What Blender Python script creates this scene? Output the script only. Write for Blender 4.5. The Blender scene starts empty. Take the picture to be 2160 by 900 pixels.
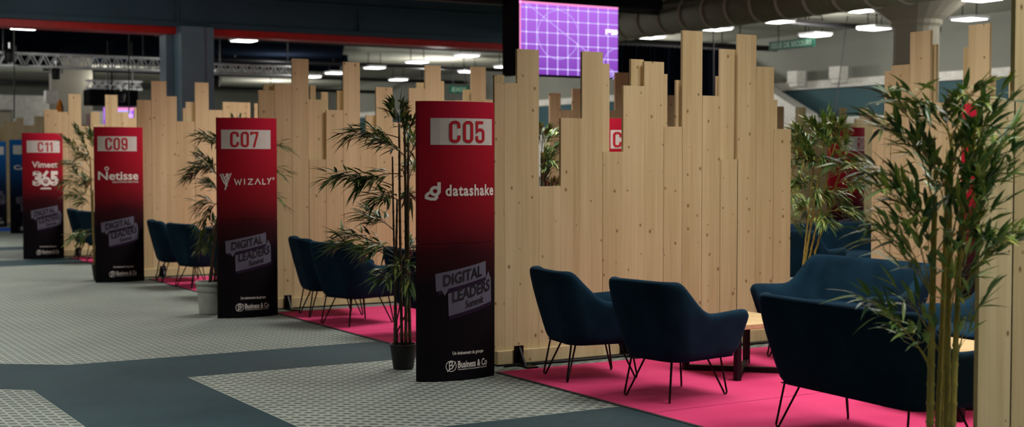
import bpy, math, random
from mathutils import Vector, Matrix
random.seed(7)
SC = bpy.context.scene
COL = SC.collection
D = bpy.data
# ------------------------------------------------------------------ camera
F = 2850.0; CH = 1.59
YAW = math.radians(30.9); PIT = math.radians(2.31)
cam_d = D.cameras.new('camera'); cam = D.objects.new('camera', cam_d); COL.objects.link(cam)
cam.location = (0, 0, CH); cam.rotation_euler = (math.pi/2 - PIT, 0, -YAW)
cam_d.sensor_width = 36; cam_d.sensor_fit = 'HORIZONTAL'; cam_d.lens = F/2160*36
cam_d.clip_end = 300
cam_d.dof.use_dof = True; cam_d.dof.focus_distance = 9.3; cam_d.dof.aperture_fstop = 2.0
SC.camera = cam
_fw = Vector((math.sin(YAW)*math.cos(PIT), math.cos(YAW)*math.cos(PIT), -math.sin(PIT)))
_rt = Vector((math.cos(YAW), -math.sin(YAW), 0)); _up = _rt.cross(_fw)
def ray(x, y): return _fw + _rt*((x-1080)/F) + _up*((450-y)/F)
def G(x, y, z=0.0):                       # point of the horizontal plane at height z
    d = ray(x, y); t = (z-CH)/d.z; return Vector((d.x*t, d.y*t, z))
def PY(x, y, Y):                          # point of the plane Y = const
    d = ray(x, y); t = Y/d.y; return Vector((d.x*t, Y, CH+d.z*t))
def PX(x, y, X):
    d = ray(x, y); t = X/d.x; return Vector((X, d.y*t, CH+d.z*t))

# ------------------------------------------------------------------ materials
def srgb(r, g, b):
    f = lambda c: (c/255/12.92) if c/255 <= .04045 else ((c/255+.055)/1.055)**2.4
    return (f(r), f(g), f(b), 1)
class NT:
    def __init__(s, name):
        s.m = D.materials.new(name); s.m.use_nodes = True
        s.t = s.m.node_tree; s.t.nodes.clear()
        s.out = s.n('ShaderNodeOutputMaterial'); s.b = s.n('ShaderNodeBsdfPrincipled')
        s.l(s.b.outputs[0], s.out.inputs[0])
    def n(s, k, **kw):
        x = s.t.nodes.new(k)
        for a, v in kw.items(): setattr(x, a, v)
        return x
    def l(s, a, b): s.t.links.new(a, b)
    def val(s, sock, v):
        if hasattr(v, 'is_output') or isinstance(v, bpy.types.NodeSocket): s.l(v, sock)
        else: sock.default_value = v
    def math(s, op, a, b=0.0, c=None, clamp=False):
        x = s.n('ShaderNodeMath', operation=op, use_clamp=clamp)
        s.val(x.inputs[0], a); s.val(x.inputs[1], b)
        if c is not None: s.val(x.inputs[2], c)
        return x.outputs[0]
    def ramp(s, fac, stops, interp='LINEAR'):
        x = s.n('ShaderNodeValToRGB'); e = x.color_ramp.elements; x.color_ramp.interpolation = interp
        while len(e) < len(stops): e.new(.5)
        for q, (p, c) in zip(e, stops): q.position = p; q.color = c
        s.l(fac, x.inputs[0]); return x.outputs[0]
    def mix(s, fac, a, b, mode='MIX'):
        x = s.n('ShaderNodeMix', data_type='RGBA', blend_type=mode)
        s.val(x.inputs[0], fac); s.val(x.inputs[6], a); s.val(x.inputs[7], b); return x.outputs[2]
    def noise(s, vec, scale, detail=3, rough=.5):
        x = s.n('ShaderNodeTexNoise'); x.inputs['Scale'].default_value = scale
        x.inputs['Detail'].default_value = detail; x.inputs['Roughness'].default_value = rough
        if vec is not None: s.l(vec, x.inputs['Vector'])
        return x.outputs[0]
    def coords(s, out='Object'): return s.n('ShaderNodeTexCoord').outputs[out]
    def mapping(s, vec, sc=(1, 1, 1), loc=(0, 0, 0), rot=(0, 0, 0)):
        x = s.n('ShaderNodeMapping'); s.l(vec, x.inputs[0])
        x.inputs['Scale'].default_value = sc; x.inputs['Location'].default_value = loc
        x.inputs['Rotation'].default_value = rot; return x.outputs[0]
    def bump(s, h, strength=.2, dist=.01):
        x = s.n('ShaderNodeBump'); x.inputs['Strength'].default_value = strength
        x.inputs['Distance'].default_value = dist; s.l(h, x.inputs['Height']); s.l(x.outputs[0], s.b.inputs['Normal'])
    def set(s, col=None, rough=None, metal=None, spec=None):
        if col is not None: s.val(s.b.inputs['Base Color'], col)
        if rough is not None: s.val(s.b.inputs['Roughness'], rough)
        if metal is not None: s.b.inputs['Metallic'].default_value = metal
        if spec is not None: s.b.inputs['Specular IOR Level'].default_value = spec
        return s
M = {}
def simple(name, col, rough=.6, metal=0, spec=.4, vary=.12, scale=9):
    k = NT(name); v = k.noise(k.coords(), scale, 3)
    c0 = tuple(x*(1-vary) for x in col[:3])+(1,); c1 = tuple(min(1, x*(1+vary)) for x in col[:3])+(1,)
    k.set(k.ramp(v, [(.3, c0), (.7, c1)]), rough, metal, spec); M[name] = k.m; return k.m
def emis(name, col, st):
    k = NT(name); k.set((.8, .8, .8, 1), .4)
    k.b.inputs['Emission Color'].default_value = col; k.b.inputs['Emission Strength'].default_value = st
    M[name] = k.m; return k.m
def wood(name, dark, light, knotc):
    k = NT(name)
    co = k.coords('Object'); rnd = k.n('ShaderNodeObjectInfo').outputs['Random']
    sh = k.n('ShaderNodeCombineXYZ'); k.l(k.math('MULTIPLY', rnd, 37.0), sh.inputs[0]); k.l(k.math('MULTIPLY', rnd, 91.0), sh.inputs[2])
    va = k.n('ShaderNodeVectorMath', operation='ADD'); k.l(co, va.inputs[0]); k.l(sh.outputs[0], va.inputs[1]); v = va.outputs[0]
    warp = k.noise(k.mapping(v, (3, 3, .9)), 1.0, 2)
    grain = k.noise(k.mapping(v, (46, 46, 1.1)), 1.0, 4, .6)
    broad = k.noise(k.mapping(v, (9, 9, .5)), 1.0, 2)
    sx = k.n('ShaderNodeSeparateXYZ'); k.l(v, sx.inputs[0])
    lam = k.n('ShaderNodeTexWhiteNoise', noise_dimensions='1D'); k.l(k.math('FLOOR', k.math('DIVIDE', sx.outputs[0], .071)), lam.inputs['W'])
    f = k.math('ADD', k.math('MULTIPLY', grain, .55), k.math('MULTIPLY', broad, .35))
    f = k.math('ADD', f, k.math('MULTIPLY', warp, .2))
    f = k.math('ADD', f, k.math('MULTIPLY', k.math('SUBTRACT', lam.outputs[0], .5), .16))
    f = k.math('ADD', f, k.math('MULTIPLY', k.math('SUBTRACT', rnd, .5), .14))
    c = k.ramp(f, [(.34, dark), (.72, light)])
    cb = k.n('ShaderNodeCombineXYZ'); k.l(k.math('MULTIPLY', sx.outputs[0], 8.5), cb.inputs[0]); k.l(k.math('MULTIPLY', sx.outputs[2], 6.2), cb.inputs[1])
    vo = k.n('ShaderNodeTexVoronoi', voronoi_dimensions='2D'); vo.inputs['Scale'].default_value = 1.0; vo.inputs['Randomness'].default_value = 1.0; k.l(cb.outputs[0], vo.inputs['Vector'])
    sc = k.n('ShaderNodeSeparateColor'); k.l(vo.outputs['Color'], sc.inputs[0])
    size = k.math('MULTIPLY', k.math('GREATER_THAN', sc.outputs[0], .62), k.math('MULTIPLY_ADD', sc.outputs[1], .10, .045))
    kn = k.math('SUBTRACT', 1.0, k.math('DIVIDE', vo.outputs['Distance'], k.math('MAXIMUM', size, .0001)), clamp=True)
    kn = k.math('MULTIPLY', kn, 1.25, clamp=True)
    c = k.mix(kn, c, knotc)
    k.set(c, .62, 0, .25); k.bump(grain, .05, .004); M[name] = k.m
wood('pine', srgb(178, 158, 116), srgb(205, 187, 147), srgb(116, 86, 52))
wood('tabletop_wood', srgb(176, 148, 104), srgb(200, 174, 130), srgb(130, 90, 55))
simple('black_metal', (.012, .012, .014, 1), .45, .6)
simple('black_matte', (.005, .005, .006, 1), .9, 0, .05)
simple('steel_blue', srgb(92, 122, 138), .55, 0, .3, .1, 2.0)
simple('beam_blue', srgb(42, 70, 86), .6, 0, .3, .15, 1.0)
simple('beam_red', srgb(170, 22, 20), .5)
simple('drape', (.004, .006, .011, 1), .95, 0, 0.0)
simple('aluminium', (.74, .76, .78, 1), .4, .45)
simple('white_paint', srgb(205, 203, 196), .6)
simple('offwhite', srgb(200, 192, 172), .7, 0, .3, .06, 1)
simple('wall_beige', srgb(150, 146, 132), .8, 0, .2, .08, .6)
simple('wall_grey', srgb(128, 130, 122), .8, 0, .2, .1, .5)
simple('wall_teal', srgb(62, 88, 94), .8, 0, .2, .12, .8)
simple('ceiling_grey', srgb(150, 150, 138), .9, 0, .2, .15, .4)
simple('duct_fabric', srgb(92, 92, 72), .8)
simple('orange_cloth', srgb(205, 120, 30), .8)
simple('sign_green', srgb(6, 62, 48), .5)
simple('sign_white', srgb(120, 150, 132), .5)
simple('plate_white', srgb(206, 203, 198), .55, 0, .3, .03)
simple('print_white', srgb(226, 220, 214), .55, 0, .3, .03)
simple('print_red', srgb(178, 18, 38), .55, 0, .3, .05)
simple('print_black', (.012, .010, .016, 1), .5)
simple('bubble_print', srgb(94, 90, 106), .7, 0, .1, .12, 3)
simple('bubble_shadow', srgb(38, 24, 46), .7, 0, .1, .1, 3)
simple('print_navy', srgb(14, 40, 92), .5)
simple('pot_white', srgb(178, 182, 172), .5)
simple('pot_black', (.008, .008, .009, 1), .5)
simple('soil', (.03, .022, .015, 1), .95)
simple('cable_black', (.008, .008, .008, 1), .6)
simple('tape_black', (.02, .015, .018, 1), .8)
emis('panel_light', (1, .97, .92, 1), 9)
emis('violet_light', (.32, .18, 1, 1), 2.2)
emis('screen_line', (.50, .40, 1, 1), .95)
emis('screen_pink', (1, .22, .62, 1), .95)
emis('screen_text', (1, .85, 1, 1), 1.6)
k = NT('screen_violet'); co = k.coords('Object'); sx = k.n('ShaderNodeSeparateXYZ'); k.l(co, sx.inputs[0])
c = k.ramp(k.math('MULTIPLY_ADD', sx.outputs[2], .8, .05), [(0, (.22, .03, .50, 1)), (1, (.58, .18, 1, 1))])
k.set((.02, .02, .02, 1), .4); k.l(c, k.b.inputs['Emission Color']); k.b.inputs['Emission Strength'].default_value = .9; M['screen_violet'] = k.m
def print_mat(name, stops):
    k = NT(name); sx = k.n('ShaderNodeSeparateXYZ'); k.l(k.coords('Object'), sx.inputs[0])
    n = k.noise(k.mapping(k.coords('Object'), (2.5, 2.5, 1.5)), 1, 2)
    f = k.math('ADD', k.math('DIVIDE', sx.outputs[2], 2.0), k.math('MULTIPLY', k.math('SUBTRACT', n, .5), .07))
    k.set(k.ramp(f, stops), .75, 0, .08); M[name] = k.m
print_mat('totem_red', [(0, (.0035, .003, .005, 1)), (.34, (.006, .0035, .006, 1)), (.46, (.035, .004, .007, 1)), (.60, (.20, .007, .014, 1)), (.8, (.34, .009, .022, 1)), (1, (.45, .012, .038, 1))])
print_mat('totem_blue', [(0, (.003, .003, .006, 1)), (.34, (.004, .006, .014, 1)), (.5, (.004, .02, .06, 1)), (.7, (.006, .07, .22, 1)), (1, (.01, .13, .42, 1))])
def fabric(name, c0, c1):
    k = NT(name); co = k.coords('Object')
    a = k.noise(co, 260, 2); b = k.noise(co, 6, 3)
    k.set(k.ramp(k.math('ADD', k.math('MULTIPLY', a, .5), k.math('MULTIPLY', b, .5)), [(.35, c0), (.65, c1)]), .92, 0, .06)
    k.b.inputs['Sheen Weight'].default_value = .12; k.b.inputs['Sheen Roughness'].default_value = .4
    k.b.inputs['Sheen Tint'].default_value = (.12, .3, .5, 1)
    k.bump(a, .25, .002); M[name] = k.m
fabric('navy_fabric', (.0045, .0170, .0320, 1), (.0085, .0320, .0560, 1))
def carpet(name, c0, c1):
    k = NT(name); co = k.coords('Object'); a = k.noise(co, 320, 2); b = k.noise(co, 1.6, 4)
    k.set(k.ramp(k.math('ADD', k.math('MULTIPLY', a, .45), k.math('MULTIPLY', b, .55)), [(.35, c0), (.65, c1)]), .95, 0, .1)
    k.bump(a, .3, .003); M[name] = k.m
carpet('pink_carpet', srgb(190, 52, 98), srgb(206, 68, 114))
carpet('blue_carpet', srgb(16, 70, 160), srgb(24, 90, 190))
# floor tiles: small woven dashes on a pale ground
k = NT('tile_floor'); co = k.coords('Object'); sx = k.n('ShaderNodeSeparateXYZ'); k.l(co, sx.inputs[0])
wob = k.noise(k.mapping(co, (30, 30, 1)), 1, 1)
PXc, PYc = .064, .098
u = k.math('DIVIDE', sx.outputs[0], PXc); cell = k.math('FLOOR', u); fu = k.math('SUBTRACT', u, cell)
w = k.math('ADD', k.math('DIVIDE', sx.outputs[1], PYc), k.math('MULTIPLY', fu, .22)); w = k.math('ADD', w, k.math('MULTIPLY', cell, .5))
fv = k.math('FRACT', w)
du = k.math('ABSOLUTE', k.math('SUBTRACT', fu, .5)); dv = k.math('ABSOLUTE', k.math('SUBTRACT', fv, .5))
mr = k.math('MULTIPLY', k.math('SUBTRACT', .46, du), 9.0, clamp=True)
ms = k.math('MULTIPLY', k.math('SUBTRACT', k.math('MULTIPLY_ADD', wob, .08, .165), dv), 9.0, clamp=True)
dash = k.math('MULTIPLY', mr, ms)
line = k.math('MULTIPLY', k.math('SUBTRACT', du, .41), 10.0, clamp=True)
big = k.noise(k.mapping(co, (.8, .8, 1)), 1, 4)
base = k.ramp(big, [(.3, srgb(116, 125, 119)), (.7, srgb(133, 141, 133))])
c = k.mix(k.math('MULTIPLY', line, .5), base, srgb(172, 176, 164)); c = k.mix(dash, c, srgb(50, 57, 58))
k.set(c, .65, 0, .18); k.bump(dash, .2, -.004); M['tile_floor'] = k.m
k = NT('slate_inlay'); co = k.coords('Object'); a = k.noise(k.mapping(co, (1.2, 1.2, 1)), 1, 5); b = k.noise(k.mapping(co, (14, 14, 1)), 1, 4)
k.set(k.ramp(k.math('ADD', k.math('MULTIPLY', a, .6), k.math('MULTIPLY', b, .4)), [(.35, srgb(32, 50, 56)), (.65, srgb(42, 62, 68))]), .65, 0, .15); M['slate_inlay'] = k.m
def leafmat(name, stops):
    k = NT(name); r = k.n('ShaderNodeNewGeometry').outputs['Random Per Island']
    k.set(k.ramp(r, stops), .38, 0, .5); M[name] = k.m
leafmat('leaf_dark', [(0, (.024, .064, .030, 1)), (.4, (.066, .150, .046, 1)), (.75, (.17, .27, .06, 1)), (1, (.40, .44, .13, 1))])
leafmat('leaf_bright', [(0, (.028, .080, .036, 1)), (.35, (.075, .18, .045, 1)), (.7, (.20, .31, .06, 1)), (1, (.46, .50, .11, 1))])
k = NT('cane_brown'); sx = k.n('ShaderNodeSeparateXYZ'); k.l(k.coords(), sx.inputs[0])
k.set(k.ramp(k.noise(k.mapping(k.coords(), (20, 20, 3)), 1, 3), [(.3, srgb(52, 38, 24)), (.7, srgb(84, 66, 36))]), .5); M['cane_brown'] = k.m
k = NT('cane_olive')
k.set(k.ramp(k.noise(k.mapping(k.coords(), (24, 24, 2.5)), 1, 3), [(.3, srgb(124, 110, 44)), (.7, srgb(172, 158, 76))]), .45); M['cane_olive'] = k.m

# ------------------------------------------------------------------ builders
class MB:
    def __init__(s): s.v = []; s.f = []
    def add(s, vs, fs):
        o = len(s.v); s.v += [tuple(p) for p in vs]; s.f += [tuple(i+o for i in q) for q in fs]; return s
    def box(s, x0, x1, y0, y1, z0, z1):
        return s.add([(x0,y0,z0),(x1,y0,z0),(x1,y1,z0),(x0,y1,z0),(x0,y0,z1),(x1,y0,z1),(x1,y1,z1),(x0,y1,z1)],
                     [(0,3,2,1),(4,5,6,7),(0,1,5,4),(1,2,6,5),(2,3,7,6),(3,0,4,7)])
    def bar(s, a, b, w, h=None):            # square bar between two points
        return s.tube([a, b], (w+(h or w))/4*1.2, 4)
    def tube(s, pts, r, n=8, cap=True):
        pts = [Vector(p) for p in pts]; rs = r if isinstance(r, (list, tuple)) else [r]*len(pts)
        rings = []; prev = None
        for i, p in enumerate(pts):
            t = (pts[min(i+1, len(pts)-1)] - pts[max(i-1, 0)]).normalized()
            a = prev if prev is not None else (Vector((1,0,0)) if abs(t.x) < .9 else Vector((0,1,0)))
            a = (a - t*a.dot(t)).normalized(); b = t.cross(a); prev = a
            rings.append([p + (a*math.cos(q) + b*math.sin(q))*rs[i] for q in [(j+.5)*2*math.pi/n for j in range(n)]])
        vs = [p for q in rings for p in q]; fs = []
        for i in range(len(pts)-1):
            for j in range(n): fs.append((i*n+j, i*n+(j+1) % n, (i+1)*n+(j+1) % n, (i+1)*n+j))
        if cap: fs += [tuple(range(n))[::-1], tuple(range((len(pts)-1)*n, len(pts)*n))]
        return s.add(vs, fs)
    def lathe(s, prof, n=32, c=(0,0,0)):
        vs = []; fs = []
        for (r, z) in prof:
            for j in range(n):
                a = 2*math.pi*j/n; vs.append((c[0]+r*math.cos(a), c[1]+r*math.sin(a), c[2]+z))
        for i in range(len(prof)-1):
            for j in range(n): fs.append((i*n+j, i*n+(j+1) % n, (i+1)*n+(j+1) % n, (i+1)*n+j))
        fs += [tuple(range(n))[::-1], tuple(range((len(prof)-1)*n, len(prof)*n))]
        return s.add(vs, fs)
    def prism(s, poly, z0, z1):
        n = len(poly)
        return s.add([(x,y,z0) for x,y in poly]+[(x,y,z1) for x,y in poly],
                     [tuple(range(n))[::-1], tuple(range(n,2*n))]+[(i,(i+1)%n,n+(i+1)%n,n+i) for i in range(n)])
    def data(s, name, mat, smooth=False, bevel=0):
        me = D.meshes.new(name); me.from_pydata(s.v, [], s.f)
        me.materials.append(M[mat] if isinstance(mat, str) else mat)
        if smooth: me.polygons.foreach_set('use_smooth', [True]*len(me.polygons))
        me.validate(); me.update(); return me
    def build(s, name, mat, parent=None, loc=(0,0,0), smooth=False, bevel=0, sub=0, rotz=0):
        o = D.objects.new(name, s.data(name, mat, smooth)); COL.objects.link(o); o.location = loc; o.rotation_euler.z = rotz
        if parent: o.parent = parent
        if bevel:
            b = o.modifiers.new('edge', 'BEVEL'); b.width = bevel; b.segments = 2; b.limit_method = 'ANGLE'
        if sub:
            b = o.modifiers.new('round', 'SUBSURF'); b.levels = sub; b.render_levels = sub
        return o
def tag(o, label=None, cat=None, group=None, kind=None):
    for a, b in (('label', label), ('category', cat), ('group', group), ('kind', kind)):
        if b: o[a] = b
    return o
def thing(name, label, cat, loc=(0,0,0), rz=0, group=None):
    o = D.objects.new(name, None); COL.objects.link(o); o.location = loc; o.rotation_euler.z = rz; o.empty_display_size = .2
    return tag(o, label, cat, group)
def kids(o): return [c for c in D.objects if c.parent == o]
def dup(root, loc, rz, label, group=None):
    r = root.copy(); COL.objects.link(r); r.location = loc; r.rotation_euler.z = rz; r['label'] = label
    if group: r['group'] = group
    for c in kids(root):
        q = c.copy(); COL.objects.link(q); q.parent = r
        for g in kids(c):
            h = g.copy(); COL.objects.link(h); h.parent = q
    return r

# ------------------------------------------------------------------ setting
def struct(o): o['kind'] = 'structure'; return o
struct(MB().box(-30, 40, -6, 70, -.1, 0).build('floor', 'tile_floor'))
def inlay(name, poly): struct(MB().prism(poly, 0, .002).build(name, 'slate_inlay'))
inlay('trim_1', [(3.0, 9.63), (14, 9.63), (14, 10.67), (2.39, 10.67), (1.95, 11.0), (.6, 12.0), (.1, 10.98), (1.73, 9.8), (1.92, 9.63)])
inlay('trim_2', [(1.92, 2.0), (3.0, 2.0), (3.0, 9.63), (1.92, 9.63)])
inlay('trim_3', [(3.0, 5.9), (14, 5.9), (14, 7.05), (3.0, 7.05)])
inlay('trim_4', [(-2, 21.0), (12, 21.0), (12, 22.2), (-2, 22.2)])
inlay('trim_5', [(-4, 24.7), (12, 24.7), (12, 25.6), (-4, 25.6)])
struct(MB().box(-30, 40, -6, 70, 4.75, 4.9).build('ceiling', 'ceiling_grey'))
struct(MB().box(-30, 40, 62, 62.3, 0, 4.75).build('wall_far', 'wall_grey'))
w = struct(MB().box(24, 24.3, -6, 62, 0, 4.75).build('wall_right', 'wall_grey'))
struct(MB().box(23.96, 24, -6, 62, 2.62, 3.34).build('wall_panel', 'wall_teal'))
struct(MB().box(23.85, 24, -6, 62, 3.34, 3.54).build('trim_6', 'white_paint'))
struct(MB().box(23.9, 24, -6, 62, 1.0, 2.62).build('trim_7', 'white_paint'))
# downstand beam and column on the line Y = 24.2
struct(MB().box(-20, 14.9, 24.2, 24.9, 3.98, 4.75).build('ceiling_beam', 'beam_blue'))
struct(MB().box(-20, 14.9, 24.3, 24.8, 3.86, 3.98).build('beam_flange', 'beam_red'))
mb = MB(); mb.box(-20, 14.9, 24.14, 24.2, 3.98, 4.06).box(-20, 14.9, 24.14, 24.2, 4.5, 4.56)
for x in (1, 4.2, 7.4, 11): mb.box(x, x+.04, 24.16, 24.2, 4.06, 4.5)
struct(mb.build('trim_8', 'beam_blue'))
mb = MB().box(7.43, 7.86, 24.0, 24.9, 0, 3.98).box(7.88, 8.05, 24.05, 24.9, 0, 3.98).box(7.86, 7.88, 24.15, 24.9, 0, 3.98)
mb.box(7.3, 7.43, 24.5, 24.9, 0, 3.86)
struct(mb.build('steel_column', 'steel_blue'))
# round column with flared capital
cp = PX(1929, 300, 18.4); cx, cy = 18.4, cp.y
mb = MB().lathe([(.40, 0), (.40, 3.9), (.45, 3.95), (.45, 4.02), (.55, 4.08), (.98, 4.42), (1.02, 4.44), (1.02, 4.75)], 24, (cx, cy, 0))
struct(mb.build('round_column', 'wall_beige'))
# grey block-like pillar far left
pp = PY(158, 200, 40)
struct(MB().box(pp.x-.5, pp.x+.5, 40, 41, 0, 4.75).build('square_pillar', 'wall_beige'))
pz = PY(60, 196, 44)
struct(MB().box(pz.x-5, pz.x+1.2, 44, 44.4, 0, 3.1).build('wall_left', 'offwhite'))
struct(MB().box(pz.x-5, pz.x+1.4, 43.6, 44, 3.1, 3.55).build('trim_9', 'white_paint'))
struct(MB().box(8.2, 14, 43.5, 44, 2.6, 3.1).build('trim_10', 'white_paint'))
# ceiling pipes run across the hall
for i, (Y, z, r) in enumerate(((26.5, 4.42, .07), (31, 4.45, .06), (37, 4.4, .06), (43, 4.35, .06), (50, 4.3, .07), (21.3, 4.45, .06))):
    o = MB().tube([(9 if i else 12, Y, z), (23.8, Y, z)], r, 10)
    for x in range(13, 24, 3): o.tube([(x, Y, z), (x, Y, 4.76)], .015, 6)
    o = o.build('ceiling_pipe', 'black_metal', smooth=True)
    tag(o, ['dark pipe under the ceiling passing behind the round column', 'dark ceiling pipe beyond the emergency sign', 'dark ceiling pipe behind the black drape',
            'thin dark pipe over the far end of the hall', 'most distant dark pipe under the ceiling', 'nearest dark ceiling pipe, right of the ribbed duct'][i], 'pipe')

# ------------------------------------------------------------------ timber dividers
WY = [8.94, 13.52, 18.05, 22.6, 27.15]
def divider(name, label, Y, planks, px=True, x0=None, x1=None, brackets=(), base=True, rot=0, origin=None, group=None):
    """planks: (left px, right px, top px, layer)"""
    loc = origin or (x0, Y, 0)
    t = thing('timber_divider', label, 'divider', loc, rot, group)
    ends = []
    for (a, b, top, lay) in planks:
        yy = (0, .055, .11)[lay]
        if rot == 0:
            P = PY(a, top, Y+yy); Q = PY(b, top, Y+yy); xa, xb, h = P.x-x0, Q.x-x0, (P.z+Q.z)/2
        else:
            P = PX(a, top, origin[0]+yy); Q = PX(b, top, origin[0]+yy); xa, xb, h = origin[1]-P.y, origin[1]-Q.y, (P.z+Q.z)/2
        ends += [xa, xb]
        z0 = .0 if lay == 0 else .08
        ln = MB().box(.0004, xb-xa-.0004, 0, .026, z0, h)
        ln.build('plank', 'pine', t, (xa, yy, 0), bevel=.0007)
    L0, L1 = min(ends), max(ends)
    if base:
        MB().box(L0, L1, -.045, -.001, .012, .115).build('base_board', 'pine', t, bevel=.003)
        MB().box(L0, L1, -.05, .09, 0, .012).build('floor_strip', 'black_metal', t)
        MB().box(L0+.05, L1-.05, .027, .054, 1.2, 1.3).build('rail', 'pine', t)
    for bx in brackets:
        b = MB().box(bx, bx+.09, -.26, -.05, 0, .012)
        b.add([(bx+.03,-.16,.012),(bx+.045,-.16,.012),(bx+.045,-.047,.012),(bx+.03,-.047,.012),(bx+.03,-.075,.14),(bx+.045,-.075,.14),(bx+.045,-.047,.14),(bx+.03,-.047,.14)],
              [(0,3,2,1),(4,5,6,7),(0,1,5,4),(1,2,6,5),(2,3,7,6),(3,0,4,7)])
        b.box(bx, bx+.08, -.06, -.046, .012, .15)
        b.build('foot_bracket', 'black_metal', t)
    return t
# behind the C05 totem
C05P = [(1043,1064,176,0),(1064,1091,175,0),(1091,1137,104,0),(1137,1183,393,0),(1183,1228,249,0),(1228,1272,109,0),(1272,1315,320,0),
        (1315,1359,181,0),(1359,1401,130,0),(1401,1440,267,0),(1440,1482,65,0),(1482,1520,202,0),(1520,1557,336,0),(1557,1596,73,0),(1596,1633,141,0),(1633,1669,272,0),
        (1043,1064,158,1),(1262,1286,134,1),(1331,1358,125,1),(1401,1408,156,1),(1427,1441,169,1),(1513,1539,161,2),(1520,1557,104,1),(1625,1640,210,1)]
divider('d', 'long pale pine plank divider standing right of the C05 totem', WY[0], C05P, x0=5.22, brackets=(.12, 1.12, 2.12))
C07P = [(545,578,190,0),(578,616,176,0),(616,651,124,0),(651,688,336,0),(688,724,232,0),(724,759,131,0),(759,793,287,0),(793,828,184,0),(828,863,258,0),
        (863,897,186,0),(897,930,138,0),(930,962,212,0),(962,994,212,0),(994,1025,141,0),(1025,1056,210,0),(1056,1088,240,0),
        (556,580,177,1),(651,688,210,1),(655,666,180,2),(678,692,194,2),(711,724,191,1),(772,793,243,1),(851,866,215,1),(879,894,174,1),(928,937,171,1),(978,994,189,1)]
divider('d', 'pine plank divider standing right of the C07 totem', WY[1], C07P, x0=5.05, brackets=(.2, 1.5))
C09P = [(289,319,211,0),(319,351,171,0),(351,373,203,0),(373,411,256,0),(411,440,174,0),(440,470,232,0),(470,499,215,0),(499,528,216,0),(528,556,262,0),(556,585,230,0),(585,614,250,0),(614,640,205,0),
        (386,392,228,1),(392,411,215,1),(537,556,218,1)]
divider('d', 'pine plank divider standing right of the C09 totem', WY[2], C09P, x0=4.95, brackets=(.3,))
C11P = [(93,121,231,0),(121,144,236,0),(144,171,198,0),(171,196,266,0),(196,222,262,0),(222,248,200,0),(248,272,236,0),(272,296,248,0),(296,320,225,0),(320,344,240,0),(344,368,215,0),(191,210,236,1),(283,289,228,1)]
divider('d', 'pine plank divider between the C11 and C09 totems', WY[3], C11P, x0=4.6, brackets=(.6,))
C13P = [(8,35,256,0),(35,50,248,0),(50,72,264,0),(72,93,245,0),(93,121,238,0),(121,140,250,0),(140,160,240,0),(160,182,262,0),(182,204,240,0)]
divider('d', 'hazy pine plank divider directly behind the C11 totem', 35.0, C13P, x0=4.6)
divider('d', 'most distant pine plank divider behind the blue totems', 36.2, [(-40,-20,262,0),(-20,0,255,0),(0,14,270,0),(14,33,268,0),(33,50,255,0),(50,70,272,0),(70,95,262,0)], x0=4.6)
# near divider at the right edge of the frame
t = divider('d', 'nearest pine plank divider, cut off by the right picture edge', 4.40,
            [(2071,2143,211,0),(2143,2212,-30,0),(2212,2280,120,0),(2280,2345,210,0),(2345,2410,60,0)], x0=5.22)
# divider along the back of the booth (runs away from the camera)
divider('d', 'pine plank divider behind the blue sofas and large bamboo', 0,
        [(1840,1880,272,0),(1880,1920,137,0),(1920,1963,66,0),(1963,2000,216,0),(2000,2043,196,0),(2043,2088,51,0),(2088,2128,230,0),(2128,2168,150,0),
         (1866,1882,150,1),(1960,1975,94,1),(2032,2045,100,1),(2086,2097,160,1)], rot=-math.pi/2, origin=(8.9, 8.66, 0))
# dividers of the next block of booths
R2 = [(1160,1183,196,0),(1183,1208,232,0),(1208,1230,187,0),(1230,1255,240,0),(1255,1279,200,0),(1279,1298,233,0),(1298,1326,153,0),(1326,1352,250,0),(1352,1377,235,0),(1377,1402,215,0),(1402,1427,201,0),(1427,1450,230,0),(1450,1475,235,0),
      (1475,1500,240,0),(1500,1524,220,0),(1524,1548,250,0),(1548,1572,235,0),(1572,1596,250,0),(1596,1620,240,0),(1620,1654,224,0)]
divider('d', 'blurred pine divider seen through notches of the divider behind C05', 13.6, R2, x0=8.5)
R3 = [(1668,1680,262,0),(1680,1700,226,0),(1700,1718,262,0),(1718,1737,258,0),(1737,1755,266,0),(1755,1772,256,0),(1772,1786,227,0),(1786,1804,260,0),(1804,1816,250,0),(1816,1832,228,0),(1832,1850,240,0),(1850,1868,250,0)]
divider('d', 'far pine divider behind the red totem numbered R0', 18.1, R3, x0=16.0)

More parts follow.
